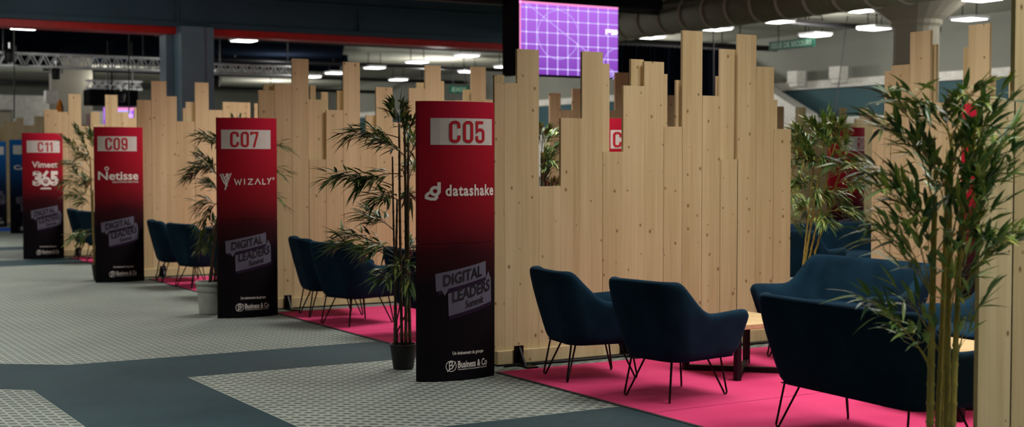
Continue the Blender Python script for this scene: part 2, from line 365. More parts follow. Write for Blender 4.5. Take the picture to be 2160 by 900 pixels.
# ------------------------------------------------------------------ totems
def glyph_text(s, bold=0.0, spacing=1.0):
    cu = D.curves.new('t', 'FONT'); cu.body = s; cu.size = 1; cu.offset = bold; cu.resolution_u = 3; cu.space_character = spacing
    o = D.objects.new('t', cu); COL.objects.link(o); bpy.context.view_layer.update()
    me = D.meshes.new_from_object(o.evaluated_get(bpy.context.evaluated_depsgraph_get()))
    vs = [tuple(v.co[:2]) for v in me.vertices]; fs = [tuple(p.vertices) for p in me.polygons]
    D.objects.remove(o); D.curves.remove(cu); D.meshes.remove(me); return vs, fs
def ribbon(pts, w, closed=False):
    P = [Vector(p) for p in pts]; n = len(P); L = []; R = []
    for i in range(n):
        a = P[(i-1) % n] if (closed or i > 0) else None; b = P[(i+1) % n] if (closed or i < n-1) else None
        d1 = (P[i]-a).normalized() if a is not None else None; d2 = (b-P[i]).normalized() if b is not None else None
        d1 = d1 or d2; d2 = d2 or d1
        m = (Vector((-d1.y, d1.x)) + Vector((-d2.y, d2.x))).normalized(); c = max(.5, m.dot(Vector((-d1.y, d1.x))))
        L.append(P[i]+m*w/2/c); R.append(P[i]-m*w/2/c)
    vs = [tuple(p) for p in L+R]; fs = [(i, n+i, n+(i+1) % n, (i+1) % n) for i in range(n if closed else n-1)]
    return vs, fs
def arc(cx, cy, r, a0, a1, n=5): return [(cx+r*math.cos(math.radians(a0+(a1-a0)*i/n)), cy+r*math.sin(math.radians(a0+(a1-a0)*i/n))) for i in range(n+1)]
W_ = .13; r_ = .14
DIG = {
 'C': [(arc(.28,.77,r_,0,90)[0:0]+[(.42,.66)]+arc(.28,.785,r_,0,90)+arc(.22,.785,r_,90,180)+arc(.22,.215,r_,180,270)+arc(.28,.215,r_,270,360)+[(.42,.34)], False)],
 '0': [(arc(.28,.785,r_,0,90)+arc(.22,.785,r_,90,180)+arc(.22,.215,r_,180,270)+arc(.28,.215,r_,270,360), True)],
 '5': [([(.41,.925),(.085,.925),(.085,.52),(.12,.56)]+[(.2,.60)]+arc(.28,.46,r_,90,0)+arc(.28,.215,r_,0,-90)+arc(.22,.215,r_,270,180)+[(.08,.32)], False)],
 '7': [([(.05,.80),(.05,.925),(.42,.925),(.42,.86),(.2,.0)], False)],
 '9': [([(.08,.32)]+arc(.22,.215,r_,180,270)+arc(.28,.215,r_,270,360)+arc(.28,.785,r_,0,90)+arc(.22,.785,r_,90,180)+arc(.22,.58,r_,180,270)+[(.35,.44),(.42,.5)], False)],
 '1': [([(.08,.76),(.3,.90),(.3,.0)], False)],
 'R': [([(.08,.0),(.08,.925)]+arc(.28,.785,r_,90,0)+arc(.28,.60,r_,0,-90)+[(.08,.46)], False), ([(.22,.46),(.42,.0)], False)],
 '6': [([(.42,.68)]+arc(.28,.785,r_,0,90)+arc(.22,.785,r_,90,180)+arc(.22,.215,r_,180,270)+arc(.28,.215,r_,270,360)+arc(.28,.42,r_,0,90)+[(.15,.56),(.08,.5)], False)],
}
def digits(s):
    vs, fs = [], []; x = 0
    for ch in s:
        for path, cl in DIG[ch]:
            v, f = ribbon(path, W_, cl); o = len(vs); vs += [(p[0]+x, p[1]) for p in v]; fs += [tuple(i+o for i in q) for q in f]
        x += .40 if ch == '1' else .585
    return vs, fs
TW = .31; BULGE = .085
def ysurf(u): return -BULGE*(1-(u/TW)**2)
def fit(vf, u0, u1, v0, v1, slope=0):
    vs, fs = vf; xs = [p[0] for p in vs]; ys = [p[1] for p in vs]
    a, b, c, d = min(xs), max(xs), min(ys), max(ys)
    return [(u0+(p[0]-a)/(b-a)*(u1-u0), v0+(p[1]-c)/(d-c)*(v1-v0)+slope*(u0+(p[0]-a)/(b-a)*(u1-u0)-u0)) for p in vs], fs
def stick(name, parts, mat, parent, off):
    vs, fs = [], []
    for v, f in parts:
        o = len(vs); vs += [(p[0], ysurf(p[0])-off, p[1]) for p in v]; fs += [tuple(i+o for i in q) for q in f]
    return MB().add(vs, fs).build(name, mat, parent)
def quad(a, b, c, d, n=8):                   # bottom-left, bottom-right, top-right, top-left
    vs = []; fs = []
    for i in range(n+1):
        t = i/n; vs += [(a[0]+(b[0]-a[0])*t, a[1]+(b[1]-a[1])*t), (d[0]+(c[0]-d[0])*t, d[1]+(c[1]-d[1])*t)]
    for i in range(n): fs.append((2*i, 2*i+2, 2*i+3, 2*i+1))
    return vs, fs
def circle(u, v, r, w, n=28): return ribbon([(u+r*math.cos(2*math.pi*i/n), v+r*math.sin(2*math.pi*i/n)) for i in range(n)], w, True)
def disc(u, v, r, n=24): return [(u, v)]+[(u+r*math.cos(2*math.pi*i/n), v+r*math.sin(2*math.pi*i/n)) for i in range(n)], [(0, 1+i, 1+(i+1) % n) for i in range(n)]
def shell(z0, z1, w):
    n = 20; out = []
    for i in range(n+1):
        u = -w+2*w*i/n; out.append((u, ysurf(u)))
    for i in range(n+1):
        u = w-2*w*i/n; out.append((u, .05+.06*(1-(u/w)**2)))
    return MB().prism(out, z0, z1)
def totem(label, loc, number, plate, num, mat, logo=None, sh=0.0, rz=0, numcol='print_red', tilt=0):
    t = thing('sign_totem', label, 'sign', loc, rz)
    shell(0.0, .985, TW).build('lower_panel', mat, t)
    shell(.988, 2.0, TW-.001).build('upper_panel', mat, t)
    pl = stick('number_plate', [quad((plate[0],1.69),(plate[1],1.69),(plate[1],1.88),(plate[0],1.88))], 'plate_white', t, .0015)
    stick('lettering', [fit(digits(number), num[0], num[1], 1.705, 1.862)], numcol, pl, .004)
    if logo: logo(t)
    # slanted double banner
    s = sh
    b = stick('banner', [quad((-.200+s,.645),(.212+s,.735),(.208+s,.850),(-.206+s,.772)), quad((-.112+s,.468),(.268+s,.552),(.264+s,.722),(-.116+s,.630)),
                         ([(-.165+s,.66),(-.105+s,.675),(-.14+s,.615)], [(0,1,2)]), ([(.205+s,.71),(.262+s,.722),(.235+s,.775)], [(0,1,2)])], 'bubble_print', t, .003)
    stick('banner_shadow', [quad((-.185+s,.618),(.222+s,.708),(.215+s,.735),(-.19+s,.655)), quad((-.105+s,.440),(.275+s,.526),(.272+s,.552),(-.11+s,.47))], 'bubble_shadow', b, .0015)
    stick('lettering', [fit(glyph_text('DIGITAL', .022, 1.0), -.152+s, .168+s, .680, .762, .2), fit(glyph_text('LEADERS', .022, 1.0), -.085+s, .250+s, .565, .648, .21),
                        fit(glyph_text('Summit', .012, 1.0), .02+s, .182+s, .520, .575, .2)], 'print_black', b, .006)
    s = sh*.6
    stick('small_print', [fit(glyph_text('Un événement du groupe', .01), -.083+s, .182+s, .18, .213)], 'print_white', t, .0025)
    stick('emblem', [circle(-.094+s, .108, .038, .0045), fit(glyph_text('B', .0), -.110+s, -.078+s, .08, .138, .3), ribbon([(-.125+s,.07),(-.08+s,.10),(-.06+s,.14)], .0045)], 'print_white', t, .0025)
    stick('company_name', [fit(glyph_text('Business & Co', .018), -.042+s, .220+s, .092, .143), fit(glyph_text('Conventions & Communication Corporate', .01), -.042+s, .218+s, .073, .088)], 'print_white', t, .0025)
    return t
def logo_c05(t):
    e = circle(-.213, 1.365, .032, .022)[0], circle(-.213, 1.365, .032, .022)[1]
    stick('logo_mark', [circle(-.205, 1.362, .026, .022), ribbon([(-.178, 1.425), (-.178, 1.35)], .024), ribbon([(-.262, 1.338), (-.262, 1.315), (-.235, 1.306), (-.205, 1.306), (-.195, 1.318), (-.195, 1.34)], .022),
                        ribbon([(-.262, 1.335), (-.24, 1.352), (-.222, 1.352)], .02)], 'print_white', t, .0025)
    stick('logo_name', [fit(glyph_text('datashake', .028, 1.12), -.133, .295, 1.325, 1.407)], 'print_white', t, .0025)
def logo_c07(t):
    R = lambda *p: ribbon([((x-521.5)/195, (670-y)/210.5) for x, y in p], .011)
    stick('logo_mark', [R((465,367),(471,384),(475,390)), R((469,366),(477,392)), R((473,375),(478,366)), R((475,366),(479,378)), R((484,365),(476,388),(473,400)), R((480,366),(474,384))], 'print_white', t, .0025)
    z = []
    for a, b, g in ((490,503,((490,377),(493.5,389),(496.5,380),(499.5,389),(503,377))), (0,0,((509,377),(509,389))), (0,0,((516,378),(525,378),(516.5,388.5),(526,388.5))), (0,0,((530,389),(536,377.5),(542,389))), (0,0,((547,377),(547,388.5),(554,388.5))), (0,0,((558,376),(562,382),(567,375))), (0,0,((562,382),(560,389)))):
        z.append(ribbon([((x-521.5)/195, (670-y)/210.5) for x, y in g], .010))
    z.append(circle((572.5-521.5)/195, (670-377)/210.5, .010, .006))
    stick('logo_name', z, 'print_white', t, .0025)
def logo_c09(t):
    q = lambda x, y: ((x-250)/166, (595-y)/163)
    a, b = q(204, 380), q(289, 361)
    stick('logo_name', [fit(glyph_text('Netisse', .02), a[0], b[0], a[1], b[1]-.005), circle(q(221,356)[0], q(221,356)[1], .02, .012)], 'print_white', t, .0025)
    a, b = q(232, 386), q(289, 382)
    stick('tagline', [fit(glyph_text('SOLUTIONS DIGITALES', .01), a[0], b[0], a[1], b[1])], 'print_white', t, .0025)
def logo_c11(t):
    q = lambda x, y: ((x-89)/132, (546-y)/133)
    a, b = q(65, 353), q(117, 340)
    stick('logo_name', [fit(glyph_text('Vimeet', .022), a[0], b[0], a[1], b[1])], 'print_white', t, .0025)
    z = []
    for s, x0, x1, y0, y1 in (('3', 66, 85, 391, 360), ('5', 101, 119, 391, 360)):
        a, b = q(x0, y0), q(x1, y1); z.append(fit(glyph_text(s, .06), a[0], b[0], a[1], b[1]))
    c = q(92, 382); z.append(circle(c[0], c[1], .055, .04)); z.append(ribbon([q(87, 372), q(96, 360)], .045)); z.append(disc(c[0], c[1]+.005, .014)); 
    a = q(80, 397); b = q(104, 397); z.append(quad((a[0], a[1]-.01), (b[0], a[1]-.01), (b[0]-.02, a[1]+.015), (a[0]+.02, a[1]+.015)))
    stick('logo_mark', z, 'print_white', t, .0025)
def logo_blue(t):
    stick('logo_name', [fit(glyph_text('CALL', .03), -.24, .2, 1.36, 1.46)], 'print_white', t, .0025)
def tl(x, y): p = G(x, y); return (p.x, p.y+BULGE, 0)
totem('red and black C05 sign totem, nearest of the aisle row', (4.662, 8.56, 0), 'C05', (-.235, .28), (-.106, .197), 'totem_red', logo_c05)
totem('red and black C07 sign totem beside the white pot', (4.697, 13.02, 0), 'C07', (-.279, .228), (-.197, .085), 'totem_red', logo_c07, -.045)
totem('red and black C09 sign totem', (4.622, 17.62, 0), 'C09', (-.277, .217), (-.187, .09), 'totem_red', logo_c09, -.045)
totem('red and black C11 sign totem with a large 365 on it', (4.645, 22.3, 0), 'C11', (-.25, .257), (-.09, .136), 'totem_red', logo_c11)
totem('blue sign totem half hidden behind the C11 totem', PY(55, 490, 30.2).to_2d().to_3d(), 'C1', (-.25, .25), (-.08, .09), 'totem_blue', logo_blue, numcol='print_navy')
totem('blue sign totem cut off by the left picture edge', PY(-14, 480, 33.3).to_2d().to_3d(), 'C1', (-.25, .25), (-.08, .09), 'totem_blue', None, numcol='print_navy')
totem('red sign totem behind the large bamboo, beside the nearest divider', (8.36, 6.88, .0065), 'R01', (-.25, .25), (-.22, .10), 'totem_red', None, 0)
totem('red sign totem behind the bamboo in the gap between dividers', (PY(1786, 500, 13.1).x, 13.1, .0065), 'R0', (-.2, .302), (.10, .29), 'totem_red', None)
totem('red sign totem peeping through a notch of the pine divider', (PY(1297, 300, 11.3).x+.305, 11.4, .0065), 'C06', (-.295, .25), (-.275, .02), 'totem_red', None)

# ------------------------------------------------------------------ armchairs and sofas
def upath(hw, xr, xf, rc, n=10, m=7):
    """points of a U open to +x, from front right (-y) round the back to front left"""
    pts = []
    for i in range(m): t = i/m; pts.append((xf+(xr+rc-xf)*t, -hw, t))
    for i in range(n+1): a = math.radians(270-90*i/n); pts.append((xr+rc+rc*math.cos(a), -hw+rc+rc*math.sin(a), 1))
    mid = []
    for i in range(1, m): t = i/m; mid.append((xr, -hw+rc+(2*hw-2*rc)*t, 1))
    pts += mid
    for i in range(n+1): a = math.radians(180-90*i/n); pts.append((xr+rc+rc*math.cos(a), hw-rc+rc*math.sin(a), 1))
    for i in range(m): t = 1-(i+1)/m; pts.append((xf+(xr+rc-xf)*t, hw, t))
    return pts
def sm(x): x = max(0, min(1, x)); return x*x*(3-2*x)
def seat_parts(root, HW):
    e = HW-.34
    ZB = .265
    dims = lambda z: (HW-.075+.075*min(1, (z-ZB)/.33), -.275-.125*max(0, (z-ZB)/.535), .30+.07*min(1, (z-ZB)/.3))
    base = upath(*dims(.5), .15)
    n = len(base)
    def top(i):
        x = base[i][0]; s = sm((-.02-x)/.24)
        front = sm((x-.05)/.3)*.012
        return .575+front+.225*s
    rows = []
    def ring(z_of, off):
        out = []
        for i in range(n):
            z = z_of(i); hw, xr, xf = dims(z)
            q = upath(hw-off, xr+off, xf-(.012 if off else 0), max(.04, .15-off*.6))[i]
            out.append((q[0], q[1], z))
        return out
    TH = .085
    rows.append(ring(lambda i: ZB, .035)); rows.append(ring(lambda i: ZB+.012, .006)); rows.append(ring(lambda i: ZB+.05, 0))
    for f in (.3, .6, .85): rows.append(ring(lambda i: ZB+.05+(top(i)-ZB-.09)*f, 0))
    rows.append(ring(lambda i: top(i)-.035, 0)); rows.append(ring(lambda i: top(i)-.008, .014)); rows.append(ring(lambda i: top(i), .04))
    rows.append(ring(lambda i: top(i)-.010, .068)); rows.append(ring(lambda i: top(i)-.04, TH))
    for f in (.66, .33): rows.append(ring(lambda i: .42+(top(i)-.04-.42)*f, TH+.01))
    rows.append(ring(lambda i: .40, TH+.02)); rows.append(ring(lambda i: ZB+.02, TH+.02))
    m = len(rows); vs = [p for r in rows for p in r]; fs = []
    for a in range(m):
        b = (a+1) % m
        for i in range(n-1): fs.append((a*n+i, b*n+i, b*n+i+1, a*n+i+1))
    for i, flip in ((0, 0), (n-1, 1)):       # rounded arm fronts
        loop = [a*n+i for a in range(m)]; c = sum((Vector(vs[j]) for j in loop), Vector())/m
        o = len(vs)
        for j in loop: p = Vector(vs[j]); q = c+(p-c)*.72; vs.append((q.x+.022, q.y, q.z))
        for a in range(m):
            b = (a+1) % m; q = (loop[a], loop[b], o+b, o+a); fs.append(q if flip else q[::-1])
        fs.append(tuple(range(o, o+m)) if flip else tuple(range(o, o+m))[::-1])
    MB().add(vs, fs).build('shell', 'navy_fabric', root, smooth=True, sub=1)
    # seat deck and cushion
    hw, xr, xf = dims(ZB+.05)
    out = [(p[0], p[1]) for p in upath(hw-.03, xr+.03, xf-.01, .12)]
    MB().prism(out, ZB-.004, .40).build('seat_deck', 'navy_fabric', root, bevel=.01)
    cush = MB(); x0, x1, y1 = -.27, .375, HW-.115
    NX, NY = 8, 10
    vs = []; fs = []
    for side in (1, -1):
        for a in range(NX+1):
            for b in range(NY+1):
                s, q = -1+2*a/NX, -1+2*b/NY
                ed = max(0, 1-max(abs(s), abs(q))**6)
                vs.append((x0+(x1-x0)*(s+1)/2, y1*q, .405+side*(.022+.035*ed) + (.0 if side > 0 else 0)))
    K = (NX+1)*(NY+1)
    for a in range(NX):
        for b in range(NY):
            i = a*(NY+1)+b; fs.append((i, i+NY+1, i+NY+2, i+1)); fs.append((K+i, K+i+1, K+i+NY+2, K+i+NY+1))
    rim = [b for b in range(NY+1)]+[a*(NY+1)+NY for a in range(1, NX+1)]+[NX*(NY+1)+b for b in range(NY-1, -1, -1)]+[a*(NY+1) for a in range(NX-1, 0, -1)]
    for i in range(len(rim)): a, b = rim[i], rim[(i+1) % len(rim)]; fs.append((a, b, K+b, K+a))
    MB().add(vs, fs).build('seat_cushion', 'navy_fabric', root, smooth=True, sub=1)
    for sx in (-1, 1):
        for sy in (-1, 1):
            fx, fy = .27*sx, (HW-.14)*sy
            tx, ty = .20*sx, (HW-.19)*sy
            dx = Vector((.034, .034*sx*sy, 0))
            a, b = Vector((tx, ty, ZB+.005))+dx, Vector((tx, ty, ZB+.005))-dx
            f = Vector((fx, fy, .007)); e = dx*.22
            pts = [a, f+e+Vector((0,0,.012)), f+e*.6, f-e*.6, f-e+Vector((0,0,.012)), b]
            lg = MB().tube(pts, .0068, 8)
            lg.box(tx-.05, tx+.05, ty-.05, ty+.05, ZB-.002, ZB+.004)
            lg.build('leg', 'black_metal', root, smooth=False)
def seat(name, label, cat, HW, loc, rz, group):
    t = thing(name, label, cat, loc, rz, group); seat_parts(t, HW); return t
R_ = math.radians
ZC = .0065
ch = seat('armchair', 'navy armchair with hairpin legs closest to the divider beside C05', 'armchair', .34, (5.53, 8.13, ZC), R_(-9), 'navy armchairs')
for x, y, r, lab in ((5.58, 7.18, 9, 'navy armchair nearest the sofa seen from behind, showing all hairpin legs'),
                     (5.47, 12.74, -8, 'navy armchair against the pine divider beside C07'),
                     (5.40, 11.93, 16, 'navy armchair behind the bamboo left of the C05 totem'),
                     (5.62, 10.78, 4, 'navy armchair almost hidden by the C05 totem'),
                     (5.30, 17.25, -6, 'navy armchair against the pine divider beside C09'),
                     (5.32, 16.36, 10, 'navy armchair in the middle behind the white pot'),
                     (5.35, 15.05, 4, 'navy armchair half hidden by the C07 totem and its bamboo'),
                     (5.33, 21.9, -6, 'navy armchair beside the C11 totem'),
                     (5.32, 20.95, 8, 'navy armchair half hidden by the C09 totem and its bamboo'),
                     (7.55, 6.22, 172, 'navy armchair facing left beside the nearest divider')):
    dup(ch, (x, y, ZC), R_(r), lab)
so = seat('sofa', 'navy two seat sofa seen from behind, nearest to the camera', 'sofa', .66, (5.66, 5.46, ZC), R_(-3), 'navy sofas')
dup(so, (7.58, 7.68, ZC), R_(180), 'navy two seat sofa facing left in front of the back divider')
dup(so, (11.9, 12.0, ZC), R_(-95), 'distant navy sofa in the gap behind the bamboo')
dup(so, (10.6, 11.7, ZC), R_(15), 'distant navy sofa mostly hidden by the divider end')

def table(label, x, y, h=.40, s=.33):
    t = thing('coffee_table', label, 'table', (x, y, .0066), 0)
    MB().box(-s, s, -s, s, h-.036, h).build('tabletop', 'tabletop_wood', t, bevel=.004)
    for a in (45, 135):
        c, d = math.cos(R_(a)), math.sin(R_(a)); q = .42
        b = MB(); r = .0283
        b.tube([(-c*q, -d*q, .02), (c*q, d*q, .02)], r, 4); b.tube([(-c*q, -d*q, h-.05), (c*q, d*q, h-.05)], r*.8, 4)
        for k in (-1, 1): b.tube([(c*q*k, d*q*k, .0), (c*q*k, d*q*k, h-.037)], r, 4)
        b.build('frame', 'black_metal', t)
    return t
table('wooden coffee table with black crossed frame behind the navy armchair', 6.62, 7.72)
table('wooden coffee table glimpsed between the large bamboo and nearest divider', 6.78, 5.86)

# ------------------------------------------------------------------ carpets
def carpet_sheet(label, x0, x1, y0, y1, mat='pink_carpet', group=None):
    t = thing('carpet', label, 'carpet', (0, 0, 0))
    MB().box(x0, x1, y0, y1, .0005, .006).build('pile', mat, t)
    MB().box(x0-.028, x0, y0, y1, .0005, .0062).build('edge_tape', 'tape_black', t)
    return t
for i, (yb, who) in enumerate(((8.65, 'C05'), (13.25, 'C07'), (17.85, 'C09'), (22.35, 'C11'))):
    carpet_sheet('pink carpet strip along the divider beside %s' % who, 5.06, 8.7, yb-1.895, yb-(.06 if i else 0))
    carpet_sheet('pink carpet strip on the side of the booth away from the %s divider' % who, 5.06, 8.7, yb-3.9, yb-1.905)
carpet_sheet('small patch of blue carpet near the blue totems', 5.3, 8, 31.3, 32.6, 'blue_carpet')
tag(MB().tube([(5.22, 8.84, .012), (5.9, 8.80, .012), (6.9, 8.82, .012), (8.2, 8.83, .012)], .011, 8).build('floor_cable', 'cable_black', smooth=True), 'thin black cable along the foot of the divider beside C05', 'cable')

# ------------------------------------------------------------------ bamboo plants
def leaf(mb, p, d, nrm, L, W):
    d = d.normalized(); side = d.cross(nrm)
    if side.length < .01: side = d.cross(Vector((1, 0, .3)))
    side.normalize(); up = side.cross(d)
    st = [(0, .06), (.2, .85), (.42, 1), (.74, .52), (1, .02)]; vs = []; fs = []
    droop = random.uniform(.08, .35)
    for t, w in st:
        c = p + d*(L*t) - Vector((0, 0, 1))*(droop*L*t*t)
        vs += [c+side*(w*W/2)+up*(w*W*.16), c, c-side*(w*W/2)+up*(w*W*.16)]
    for i in range(4):
        a = i*3; fs += [(a, a+1, a+4, a+3), (a+1, a+2, a+5, a+4)]
    mb.add(vs, fs)
def bez(a, b, c, t): return a*(1-t)**2 + b*2*t*(1-t) + c*t*t
def bamboo(label, loc, canes, branches, pot, leafL, leafM, caneM, group='potted bamboos', leaves=24, seed=1, potr=.1, poth=.18):
    random.seed(seed)
    t = thing('potted_bamboo', label, 'plant', loc, 0)
    zs = .02
    if pot == 'pot_black':
        prof = [(potr*.72, 0), (potr*.78, .01), (potr, poth-.015), (potr*1.04, poth-.012), (potr*1.04, poth), (potr*.93, poth), (potr*.9, poth-.03)]
    else:
        prof = [(potr*.76, 0), (potr*.80, .012), (potr*.90, poth*.70), (potr*.95, poth*.71), (potr*.97, poth*.78), (potr*.96, poth*.9), (potr*1.05, poth*.92), (potr*1.07, poth*.97), (potr*1.04, poth), (potr*.95, poth), (potr*.92, poth-.035)]
    MB().lathe(prof, 40).build('pot', pot, t, smooth=False, bevel=0)
    MB().lathe([(potr*.9, poth-.05), (potr*.91, poth-.03), (.001, poth-.022)], 24).build('soil', 'soil', t)
    CP = []
    for (x0, y0, x1, y1, h, r) in canes:
        a, b = Vector((x0, y0, poth-.05)), Vector((x1, y1, h)); mid = (a+b)/2+Vector((random.uniform(-.02, .02), random.uniform(-.02, .02), 0))
        n = 14; pts = []; rs = []; 
        for i in range(n+1):
            q = bez(a, mid, b, i/n); rr = r*(1-.35*i/n)
            if 0 < i < n: pts += [q-Vector((0,0,.012)), q, q+Vector((0,0,.012))]; rs += [rr*.97, rr*1.22, rr*.97]
            else: pts.append(q); rs.append(rr)
        MB().tube(pts, rs, 10).build('cane', caneM, t, smooth=True)
        CP.append((a, mid, b))
    tw = MB(); lf = MB()
    for (ci, ts, tip, dens) in branches:
        a = bez(*CP[ci], ts); c = Vector(tip); v = c-a
        b = a + v*.5 + Vector((0, 0, .10*v.length+.02))
        N = 8; pts = [bez(a, b, c, i/N) for i in range(N+1)]
        tw.tube(pts, [.0045*(1-.7*i/N) for i in range(N+1)], 5)
        nl = max(6, int(leaves*dens))
        for i in range(nl):
            tt = .22+.78*(i/(nl-1))**.8
            p = bez(a, b, c, tt); d = (bez(a, b, c, min(1, tt+.05))-bez(a, b, c, tt-.05)).normalized()
            # short side twig carrying a pair of leaves
            sd = d.cross(Vector((0, 0, 1))).normalized()*(1 if i % 2 else -1)
            ang = random.uniform(0, 1)
            off = (sd*random.uniform(.25, 1)+Vector((0, 0, random.uniform(-.5, .75)))+d*.5).normalized()
            q = p+off*random.uniform(.02, .085)
            tw.tube([p, q], [.0018, .001], 4, False)
            for _ in range(2):
                ld = (d*random.uniform(.35, 1)+off*random.uniform(.3, .9)+Vector((random.uniform(-.4, .4), random.uniform(-.4, .4), random.uniform(-.55, .45)))).normalized()
                leaf(lf, q, ld, Vector((random.uniform(-.4, .4), random.uniform(-.4, .4), 1)), leafL*random.uniform(.7, 1.25), leafL*random.uniform(.13, .19))
    tw.build('twigs', caneM, t)
    lf.build('foliage', leafM, t)
    return t
def rel(root, px, py, dz=0.0):               # offset of a picture point at the plant's depth (+dz metres further)
    v = Vector((root[0], root[1], 0)); depth = v.dot(Vector((_fw.x, _fw.y, 0)))/math.cos(PIT)+dz
    d = ray(px, py); k_ = depth/(d.x*math.sin(YAW)+d.y*math.cos(YAW))
    return Vector((d.x*k_-root[0], d.y*k_-root[1], CH+d.z*k_))
def plant(label, root, canes_px, tips, pot, L, lm, cm, seed, potr, poth, dens=1.0, jitter=.22, rad=.012, leaves=24, jf=1.0):
    random.seed(seed*13+1)
    root = (root[0], root[1], 0.0); canes = []
    for (xb, yb, xt, yt) in canes_px:
        dzb = random.uniform(-.5, .5)*potr
        b = rel(root, xb, yb, dzb); tpt = rel(root, xt, yt, random.uniform(-.08, .08))
        # extend the cane line down to the pot
        if b.z > poth: k_ = (poth-.03-b.z)/(tpt.z-b.z); b2 = b+(tpt-b)*k_
        else: b2 = b
        m = Vector((b2.x, b2.y)); 
        if m.length > potr*.7: m = m.normalized()*potr*.7
        canes.append((m.x, m.y, tpt.x, tpt.y, tpt.z, rad*random.uniform(.8, 1.15)))
    br = []
    for (ci, ts, px, py, dn) in tips:
        br.append((ci, ts, tuple(rel(root, px, py, random.uniform(-jitter, jitter*jf))), dn*dens))
    return bamboo(label, root, canes, br, pot, L, lm, cm, leaves=leaves, seed=seed, potr=potr, poth=poth)
g = G(851, 777)
plant('potted bamboo in a small black pot left of the C05 totem', g.to_tuple(), [(838,735,828,330),(848,735,842,262),(856,735,853,262),(866,735,862,300),(830,735,838,420)],
      [(1,.97,838,236,.8),(1,.94,740,288,1.2),(2,.95,868,262,.9),(3,.9,878,300,.9),(2,.86,800,300,1.0),(3,.8,874,350,.8),(0,.85,704,374,1.3),(1,.78,760,385,1.0),(2,.7,876,420,.8),(0,.62,772,455,1.0),(1,.66,800,420,1.0),
       (0,.48,708,520,1.0),(0,.5,722,492,.9),(1,.45,775,530,.9),(2,.42,872,520,.7),(0,.38,815,585,.7),(3,.4,872,595,.6),(1,.36,850,560,.6)],
      'pot_black', .14, 'leaf_dark', 'cane_brown', 3, .10, .19, leaves=36)
g = G(446, 661)
plant('potted bamboo in a white pot left of the C07 totem', g.to_tuple(), [(440,600,478,300),(450,600,500,290),(455,600,520,300),(445,600,470,360)],
      [(0,.95,428,290,1.0),(0,.92,458,300,.8),(0,.85,400,368,1.2),(3,.9,425,330,1.0),(0,.75,412,350,.9),(3,.8,440,390,.8),(3,.7,426,430,.8),(0,.6,425,475,.8),(3,.55,440,500,.8),(3,.5,428,520,.7),(2,.95,600,310,.7),(2,.8,600,362,.5),(1,.7,594,425,.4),(1,.98,500,262,.8),(3,.5,462,470,.7)],
      'pot_white', .13, 'leaf_dark', 'cane_brown', 5, .155, .335, jitter=.1, leaves=32)
g = G(212, 590)
plant('potted bamboo in a black pot left of the C09 totem', g.to_tuple(), [(196,570,190,330),(204,570,200,300),(212,570,215,310),(200,570,196,400)],
      [(0,.97,165,278,1.0),(1,.97,190,285,1.0),(0,.9,140,300,1.0),(0,.85,136,345,1.1),(1,.85,170,330,1.0),(0,.75,132,385,1.0),(3,.9,150,410,1.0),(3,.8,170,425,.9),(1,.7,185,385,.9),(3,.5,150,500,.7),(3,.45,175,505,.6),(0,.68,160,365,1.0),(1,.92,200,300,.8)],
      'pot_black', .135, 'leaf_bright', 'cane_olive', 7, .11, .2, leaves=32)
rd = ray(1988, 700); kk = 6.35/(rd.x*math.sin(YAW)+rd.y*math.cos(YAW))
plant('large potted bamboo in front of the near sofa, its pot out of frame', (rd.x*kk, rd.y*kk, 0), [(1962,900,1972,412),(1976,900,1998,330),(1998,900,2004,420),(2010,900,2032,400),(1986,900,2010,280)],
      [(1,.95,1880,212,1.3),(4,.98,1925,205,1.2),(4,.98,2050,192,1.4),(3,.95,2095,215,1.3),(4,.93,1985,215,1.0),(0,.97,1790,345,1.4),(1,.92,1850,265,1.3),(0,.95,1930,300,1.2),(3,.9,2130,285,1.3),(4,.88,2080,265,1.2),(1,.85,2040,290,1.2),(3,.84,2145,330,1.3),
       (0,.82,1860,400,1.3),(0,.8,1890,380,1.2),(2,.9,1960,330,1.0),(3,.8,2080,370,1.1),(2,.8,2050,340,1.1),(0,.62,1840,480,1.3),(0,.6,1885,470,1.2),(0,.58,1920,440,1.0),(3,.62,2150,490,1.3),(3,.6,2120,500,1.2),(2,.6,2085,430,1.1),(2,.58,2060,460,1.0),
       (0,.36,1830,630,1.0),(0,.34,1880,670,1.0),(3,.35,2055,640,.6),(2,.5,2030,540,.7),(1,.34,1905,625,.7),(4,.8,2010,400,1.0),(1,.7,2040,480,.9),(2,.75,2090,320,1.0)],
      'pot_black', .155, 'leaf_bright', 'cane_olive', 11, .14, .22, jitter=.34, rad=.017, leaves=15, jf=.2)
plant('bushy potted bamboo in the gap beside the divider end', (8.95, 9.75, 0), [(1748,560,1740,300),(1760,560,1762,300),(1738,560,1720,320),(1770,560,1785,320)],
      [(0,.97,1710,262,1.4),(0,.95,1745,255,1.4),(1,.97,1768,262,1.4),(2,.95,1690,290,1.4),(2,.9,1700,330,1.4),(3,.9,1812,350,.8),(2,.92,1680,275,1.3),(2,.88,1672,310,1.3),(0,.85,1725,340,1.5),(1,.85,1765,345,1.5),(2,.75,1685,390,1.3),(3,.8,1810,390,1.2),(0,.7,1730,410,1.4),(1,.7,1775,420,1.3),(2,.62,1700,440,1.2),(3,.62,1800,450,1.1),(0,.55,1745,470,1.1),(1,.9,1740,290,1.4),(3,.9,1775,290,1.0)],
      'pot_black', .12, 'leaf_bright', 'cane_olive', 13, .12, .2, leaves=40)
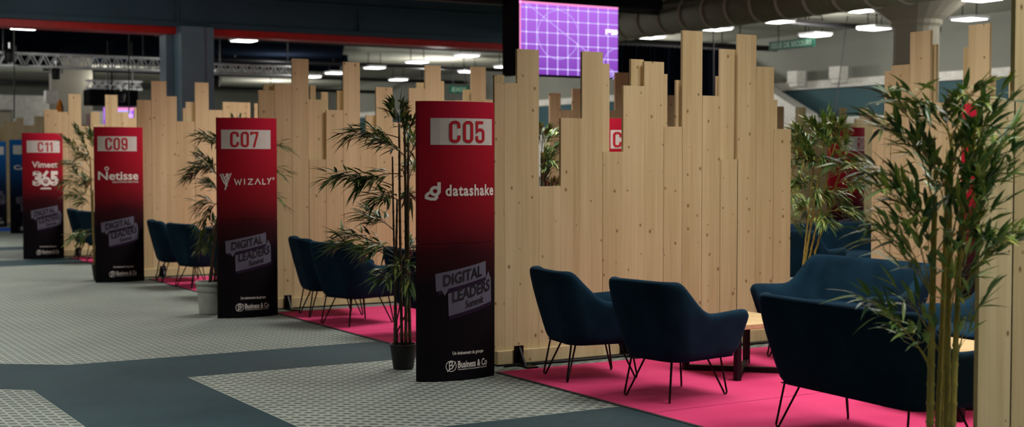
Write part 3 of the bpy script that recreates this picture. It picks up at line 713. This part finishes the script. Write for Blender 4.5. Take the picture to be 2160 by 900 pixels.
plant('second potted bamboo behind the divider end, deeper in the gap', (9.75, 11.2, 0), [(1690,560,1685,320),(1696,560,1700,330)],
      [(0,.97,1675,290,1.2),(1,.95,1705,300,1.2),(0,.85,1675,350,1.2),(1,.8,1700,380,1.2),(0,.7,1678,420,1.1),(1,.65,1700,450,1.0),(0,.55,1680,470,.9)],
      'pot_black', .12, 'leaf_dark', 'cane_olive', 17, .11, .2)
plant('potted bamboo seen through the low notch of the divider', (6.95, 10.9, 0), [(1140,560,1142,320),(1150,560,1150,300)],
      [(0,.97,1146,278,1.2),(1,.97,1165,285,1.2),(1,.9,1178,310,1.2),(0,.85,1155,335,1.2),(1,.8,1172,345,1.0),(0,.75,1150,370,1.1),(1,.68,1178,385,1.1),(0,.6,1155,400,1.0),(1,.6,1180,420,1.0)],
      'pot_black', .12, 'leaf_dark', 'cane_brown', 19, .11, .2, leaves=34).location.z = .0065
g = PY(36, 470, 32.2)
plant('small distant potted bamboo between the blue totems', (g.x, g.y, 0), [(38,460,40,320),(42,460,44,310)],
      [(0,.97,38,305,.8),(1,.95,44,320,.8),(0,.8,40,350,.8),(1,.7,44,375,.8),(0,.6,40,400,.6)], 'pot_black', .15, 'leaf_dark', 'cane_olive', 23, .12, .2, leaves=14).location.z = .0065

# ------------------------------------------------------------------ hanging screen
A = PY(1095, 5, 18.4); B = PY(1303, 163, 18.4)
t = thing('led_screen', 'violet hanging screen showing a test grid with circles', 'screen', (A.x, 18.4, B.z))
SW, SH = B.x-A.x, A.z-B.z+.03
MB().box(-.13, 0, -.01, .3, -.03, SH+.03).box(0, SW, .012, .25, -.02, SH).box(-.13, SW+.02, -.01, .3, SH, SH+.06).build('housing', 'black_matte', t)
sc = MB().box(0, SW, 0, .012, 0, SH).build('display', 'screen_violet', t)
ln = MB(); yy = -.003
for i in range(9): x = SW*(.07+.1032*i); ln.box(x-.009, x+.009, yy, 0, 0, SH)
for i in range(6): z = SH*(1-.085-.167*i); ln.box(0, SW, yy, 0, z-.008, z+.008)
def strip(pts, w, y):
    v, f = ribbon(pts, w); return [(p[0], y, p[1]) for p in v], f
ln.add(*strip([(SW*.08, SH*.96), (SW*.72, SH*.30)], .012, yy-.001))
def ringp(cx, cz, r, a0=0, a1=360): return [(cx+r*math.cos(R_(a0+(a1-a0)*i/48)), cz+r*math.sin(R_(a0+(a1-a0)*i/48))) for i in range(49)]
ln.add(*strip(ringp(SW*.386, SH*.56, .39), .010, yy-.001)); ln.add(*strip(ringp(SW*1.0, SH*.16, .29, 90, 180), .012, yy-.001))
for a in range(5): ln.add(*strip([(SW*.985, SH*.05), (SW*.985+.16*math.cos(R_(140+a*25)), SH*.05+.16*math.sin(R_(140+a*25))*.7)], .014, yy-.002))
ln.build('grid_lines', 'screen_line', sc)
MB().box(0, .03, -.006, 0, 0, SH).box(0, SW, -.006, 0, SH-.035, SH).build('pink_border', 'screen_pink', sc)
vf = fit(glyph_text('1920', .06), SW*.868, SW*.995, SH*.60, SH*.68)
MB().add([(p[0], -.008, p[1]) for p in vf[0]], vf[1]).build('lettering', 'screen_text', sc)
A = PY(1078, -12, 18.75); B = PY(1398, 24, 18.75)
for q in (.25, 1.65): MB().tube([(q, .14, SH+.05), (q, .14, 4.76-B.z)], .018, 8).build('hanger', 'black_metal', t)
t = thing('rigging_box', 'black box truss cover above the violet screen', 'rigging', (A.x, 18.75, B.z))
MB().box(0, B.x-A.x, 0, .5, .03, .5).build('cover', 'black_matte', t, bevel=.01)
for i in range(2): MB().tube([(.5+i*1.6, .25, .5), (.5+i*1.6, .25, 4.76-B.z)], .02, 8).build('hanger', 'black_metal', t)
# second, distant screen
A = PY(221, 226, 34); B = PY(290, 300, 34)
t = thing('led_screen', 'distant violet screen whose top shows above the C09 totem', 'screen', (A.x, 34, B.z))
MB().box(0, B.x-A.x, 0, .15, 0, A.z-B.z).build('display', 'screen_violet', t)
MB().box(0, B.x-A.x, -.01, 0, A.z-B.z-.06, A.z-B.z).build('pink_border', 'screen_pink', t)
MB().box(0, B.x-A.x-.15, -.006, 0, A.z-B.z-.3, A.z-B.z-.06).build('bright_band', 'screen_line', t)
for q in (.1, .7): MB().tube([(q, .08, A.z-B.z), (q, .08, 4.76-B.z)], .015, 6).build('hanger', 'black_metal', t)
A = PY(190, 187, 33.2); B = PY(292, 223, 33.2)
tag(MB().box(A.x, B.x, 33.2, 33.9, B.z, A.z).box((A.x+B.x)/2-.02, (A.x+B.x)/2+.02, 33.4, 33.44, A.z, 4.76).build('rigging_box', 'black_matte', bevel=.02), 'black rigging block above the distant violet screen', 'rigging')
A = PY(272, 240, 25.2); B = PY(279, 275, 25.2)
t = thing('light_tube', 'thin violet light tube above the C09 totem', 'lamp', ((A.x+B.x)/2, 25.2, 0))
MB().tube([(0, 0, 0), (0, 0, 2.0)], .02, 8).build('stand', 'black_metal', t)
MB().tube([(0, 0, 2.0), (0, 0, A.z)], .04, 10).build('tube', 'violet_light', t)
# black stage drape right of the screen
A = PY(1303, 88, 23.5); B = PY(1562, 100, 23.5)
n = 90; front = [(A.x+(B.x-A.x)*i/n, .05*math.sin(i*1.9)) for i in range(n+1)]; back = [(x, y+.03) for x, y in front[::-1]]
t = thing('stage_drape', 'tall black drape right of the violet screen', 'drape', (0, 23.5, 0))
MB().prism(front+back, 0.0, 4.0).build('cloth', 'drape', t, smooth=False)
MB().tube([(A.x-.05, .02, 4.03), (B.x+.05, .02, 4.03)], .03, 8).build('rail', 'black_metal', t)
for x in (A.x, B.x): MB().tube([(x, .02, 4.03), (x, .02, 4.76)], .015, 6).build('hanger', 'black_metal', t)

# ------------------------------------------------------------------ ceiling lights
LP = [(1640,47,'wide panel light above the emergency exit sign'),(1510,63,'panel light above the tallest plank right of the violet screen'),(1370,80,'panel light just right of the violet screen'),
      (2045,42,'panel light right of the round column'),(1845,62,'panel light touching the left side of the round column'),(1720,76,'panel light right of the emergency exit sign'),
      (1812,24,'panel light under the capital left of the round column'),(2072,1,'panel light cut off by the top picture edge'),(985,119,'panel light above and right of the C05 totem, left of the screen'),(880,132,'panel light above the bamboo beside C05'),
      (790,144,'panel light right of the tall plank behind C07 bamboo'),(707,155,'small panel light between two tall planks behind C07'),(657,163,'smallest panel light beside the tallest plank right of C07'),(840,169,'low panel light left of the C05 totem top'),
      (990,152,'panel light behind a plank above the C05 totem'),(515,87,'panel light under the red flange right of the blue column'),(52,61,'panel light under the red flange at the far left'),(1066,142,'panel light tucked beside the black edge of the violet screen')]
fx0 = None
def panel(label, x, y, z=4.3, s=.235):
    global fx0
    if fx0 is None:
        t = thing('ceiling_light', label, 'light', (x, y, z), 0, 'ceiling panel lights')
        MB().box(-s-.03, s+.03, -s-.03, s+.03, .012, .07).build('frame', 'aluminium', t)
        MB().box(-s, s, -s, s, 0, .012).build('diffuser', 'panel_light', t)
        for k in (-1, 1): MB().tube([(k*.2, 0, .07), (k*.2, 0, 4.76-z)], .012, 6).build('hanger', 'black_metal', t)
        fx0 = t
    else: t = dup(fx0, (x, y, z), 0, label)
    return t
for x, y, l in LP:
    p = G(x, y, 4.3); panel('white '+l, p.x, p.y)
# lamps over the aisle and booths (light everything; above the picture)
def area(x, y, w, s=1.6, z=4.2, col=(1, .955, .89)):
    l = D.lights.new('ceiling_lamp', 'AREA'); l.energy = w; l.size = s; l.color = col; l.shape = 'SQUARE'
    o = D.objects.new('ceiling_lamp', l); COL.objects.link(o); o.location = (x, y, z); return o
for x, y, w in ((6.0, 2.6, 90), (9.8, 4.5, 80), (6.9, 5.2, 66), (6.9, 7.1, 72), (11, 9.6, 100), (6.9, 11.0, 112), (6.9, 15.6, 140), (6.6, 20.2, 135), (12, 15, 80)):
    area(x, y, w).data.spread = math.radians(128)
for x, y, w in ((1.2, 3.0, 60), (1.2, 7.5, 75), (1.2, 12, 75), (1.2, 16.5, 85), (1.2, 21, 100), (2.2, 26.5, 150)):
    area(x, y, w).data.spread = math.radians(100)
def fill_point(x, y, w, z=3.85):  # added fill points that brighten ceiling, walls and truss; no fixture stands for them
    l = D.lights.new('hall_fill', 'POINT'); l.energy = w; l.shadow_soft_size = .25; l.color = (1, .96, .90)
    o = D.objects.new('hall_fill', l); COL.objects.link(o); o.location = (x, y, z)
for x, y, w in ((20.5, 14, 230), (20.5, 21, 260), (20.5, 29, 260), (15, 28.5, 160), (14, 36, 190), (20, 38, 260), (12, 48, 250), (20, 52, 220), (9, 30, 35), (3, 39, 80), (6, 50, 130), (0, 34, 35), (10, 40, 90), (5, 21.6, 42), (4, 26.2, 45), (6.6, 39, 60), (15.0, 13.5, 60), (4.2, 31.5, 70)):
    fill_point(x, y, w)

# ------------------------------------------------------------------ signs, truss, ducts, odds and ends
def wall_text(o, s, u0, u1, v0, v1, y, mat):
    vf = fit(glyph_text(s, .02), u0, u1, v0, v1); return MB().add([(p[0], y, p[1]) for p in vf[0]], vf[1]).build('lettering', mat, o)
p = PX(1622, 98, 21.0); q = PX(1716, 96, 21.0); L = p.y-q.y
t = thing('exit_sign', 'green emergency exit sign hanging before the right wall', 'sign', (21.0, p.y, p.z), -math.pi/2)
MB().box(0, L, 0, .05, -.1, .1).build('panel', 'sign_green', t)
wall_text(t, 'ISSUE DE SECOURS', L*.06, L*.96, -.06, .06, -.004, 'sign_white')
for k in (.2, .8): MB().tube([(L*k, .025, .1), (L*k, .025, 4.76-p.z)], .012, 6).build('hanger', 'black_metal', t)
p = PY(948, 190, 40); q = PY(990, 183, 40)
t = thing('exit_sign', 'small green exit sign far behind the C05 totem', 'sign', (p.x, 40, p.z-.1))
MB().box(0, q.x-p.x, 0, .06, 0, .26).build('panel', 'sign_green', t)
wall_text(t, 'EXIT', .1, q.x-p.x-.1, .06, .2, -.004, 'sign_white')
for k in (.2, .8): MB().tube([((q.x-p.x)*k, .03, .26), ((q.x-p.x)*k, .03, 4.85-p.z)], .015, 6).build('hanger', 'black_metal', t)
P_ = tag(MB().prism([(-14, 25.0), (11.2, 25.0), (18.6, 42.5), (-14, 43)], 4.52, 4.55).build('ceiling_dark_sheet', 'drape'), 'wide black sheet added to darken the ceiling beyond the blue beam', 'drape')  # black sheet added so the left part of the ceiling reads dark
for q in (-9, -3, 3, 9):
    for y in (26, 34, 42): MB().tube([(q, y, 4.55), (q, y, 4.76)], .01, 6).build('hanger', 'black_metal', P_)
def truss(label, x0, x1, Y, z, h=.28, n=14):
    t = thing('lighting_truss', label, 'truss', (x0, Y, z)); L = x1-x0
    for yy, zz in ((0, 0), (0, h), (h, 0), (h, h)): MB().tube([(0, yy, zz), (L, yy, zz)], .026, 8).build('chord', 'aluminium', t, smooth=True)
    for yy in (0, h):
        b = MB()
        for i in range(n): a, c = L*i/n, L*(i+.5)/n; b.tube([(a, yy, 0), (c, yy, h)], .014, 6); b.tube([(c, yy, h), (L*(i+1)/n, yy, 0)], .014, 6)
        b.build('lacing', 'aluminium', t)
    for x in (L*.15, L*.85): MB().tube([(x, h/2, h), (x, h/2, 4.76-z)], .012, 6).build('hanger', 'black_metal', t)
p = PY(0, 137, 28); q = PY(365, 150, 28); truss('silver lattice truss left of the blue steel column', p.x-.5, q.x, 28, p.z, .25, 16)
p = PY(436, 153, 28.6); q = PY(640, 158, 28.6); truss('silver lattice truss right of the blue steel column', p.x, q.x, 28.6, p.z, .2, 9)
p = PY(184, 186, 38); q = PY(300, 190, 38); truss('far thin silver truss above the black rigging block', p.x, q.x, 38, p.z, .22, 7)
for (a, b, c, d, Y, lab) in ((0, 80, 130, 140, 36, 'dark stage masking beyond the left truss'), (210, 62, 375, 98, 37, 'dark masking cloth hanging left of the blue column'), (443, 92, 735, 136, 38, 'dark masking cloth hanging right of the blue column')):
    P, Q = PY(a, b, Y), PY(c, d, Y)
    t = thing('masking_cloth', lab, 'drape', (P.x, Y, Q.z))
    w = Q.x-P.x; f = [(w*i/60, .04*math.sin(i*1.7)) for i in range(61)]
    MB().prism(f+[(x, y+.03) for x, y in f[::-1]], 0, P.z-Q.z).build('cloth', 'drape', t)
    MB().box(0, w, -.02, .08, P.z-Q.z, 4.76-Q.z).build('track', 'black_matte', t)
for (x, y, Y, lab) in ((20, 118, 27.6, 'dark stage spotlight clamped on the left truss end'), (118, 155, 28.12, 'dark stage spotlight under the middle of the left truss'), (455, 172, 28.7, 'dark stage spotlight under the right truss beside the blue column'), (255, 205, 32.9, 'grey stage spotlight before the black rigging block')):
    P = PY(x, y, Y)
    t = thing('stage_spotlight', lab, 'spotlight', P)
    MB().lathe([(.05, -.12), (.09, -.1), (.10, .06), (.06, .14), (.02, .15)], 16).build('housing', 'black_metal', t)
    MB().tube([(-.12, 0, 0), (-.12, 0, .2), (.12, 0, .2), (.12, 0, 0)], .012, 6).build('yoke', 'black_metal', t)
    MB().tube([(0, 0, .15), (0, 0, .26)], .02, 6).build('clamp', 'aluminium', t)
# ribbed duct
t = thing('ventilation_duct', 'large ribbed olive duct under the ceiling right of the screen', 'duct', (16.4, 14.2, 4.38))
MB().tube([(0, 0, 0), (0, 8.9, 0)], .34, 24).build('body', 'duct_fabric', t, smooth=True)
for i in range(13): MB().tube([(0, .3+i*.68, 0), (0, .36+i*.68, 0)], .352, 24).build('rib', 'wall_beige', t)
# corbels and sloping parapet at the right wall
for (x, y, lab) in ((1683, 165, 'white block corbel on the right wall moulding, left of a pair'), (1772, 156, 'white block corbel on the right wall moulding, nearer the round column')):
    P = PX(x, y, 23.7)
    mb = MB().box(-.2, .1, -.18, .18, -.12, .18).box(-.16, .1, -.15, .15, -.22, -.12)
    o = mb.build('corbel', 'white_paint', loc=P, bevel=.01); tag(o, lab, 'corbel', kind='structure')
P = PX(1640, 165, 23.3); Q = PX(1706, 240, 23.3)
mb = MB().add([(-.1, P.y+3, P.z+1.0), (-.1, Q.y, Q.z), (-.1, Q.y, Q.z-.5), (-.1, P.y+3, 1.6), (.3, P.y+3, P.z+1.0), (.3, Q.y, Q.z), (.3, Q.y, Q.z-.5), (.3, P.y+3, 1.6)],
              [(0, 1, 2, 3), (7, 6, 5, 4), (0, 4, 5, 1), (1, 5, 6, 2), (2, 6, 7, 3), (3, 7, 4, 0)])
tag(mb.build('stair_parapet', 'white_paint', loc=(23.3, 0, 0)), 'sloping white stair parapet against the right wall', 'parapet', kind='structure')
# white box and orange flag, far left
P = PY(107, 203, 38); tag(MB().box(-.15, .15, -.15, .15, -.15, .15).box(-.12, .12, -.12, .12, -.20, -.15).box(-.02, .02, -.02, .02, .15, 4.76-P.z).build('projector_box', 'white_paint', loc=P, bevel=.01), 'white projector box high up left of the orange flag', 'projector')
P = PY(124, 247, 24.0); Q = PY(126, 211, 24.0); fh = Q.z-P.z
t = thing('flag', 'orange flag standing above the C11 totem', 'flag', (P.x, 24.0, 0))
v, f = [], []
for i in range(11):
    s_ = i/10; wv = .03*math.sin(s_*5); v += [(-.05+.05*s_**2, wv, P.z+fh*.96*s_), (.055+.035*math.sin(s_*2.6)-.05*s_**3, wv+.03, P.z+.03+fh*.97*s_)]
for i in range(10): f.append((2*i, 2*i+1, 2*i+3, 2*i+2))
o = MB().add(v, f).build('cloth', 'orange_cloth', t, smooth=True); sdm = o.modifiers.new('thick', 'SOLIDIFY'); sdm.thickness = .012
MB().tube([(.07, .03, 0), (.07, .03, P.z), (.075, .02, P.z+fh*.6), (.02, .0, Q.z)], .011, 8).build('pole', 'black_metal', t)
for (x, Y, lab, r) in ((1788, 22, 'long black cable hanging beside the round column', .012), (1505, 20.5, 'black cable hanging beside the tallest plank', .012), (30, 26.5, 'thin dark cable hanging at the far left', .012), (272, 26, 'dark cable hanging above the C09 totem', .012)):
    P = PY(x, 0, Y); Q = PY(x-(28 if x > 1700 else 0), 250, Y)
    tag(MB().tube([(P.x, Y, 4.76), ((P.x+Q.x)/2, Y, (4.76+Q.z)/2), (Q.x, Y, Q.z)], r, 6).build('hanging_cable', 'cable_black'), lab, 'cable')

# ------------------------------------------------------------------ world and render look
wd = D.worlds.new('hall_air'); SC.world = wd; wd.use_nodes = True
wd.node_tree.nodes['Background'].inputs[0].default_value = (.75, .88, 1, 1)
wd.node_tree.nodes['Background'].inputs[1].default_value = .012
SC.view_settings.view_transform = 'Standard'; SC.view_settings.look = 'None'; SC.view_settings.gamma = 1
SC.view_settings.use_curve_mapping = False; SC.view_settings.exposure = 0.0
SC.cycles.use_denoising = True
SC.cycles.max_bounces = 6
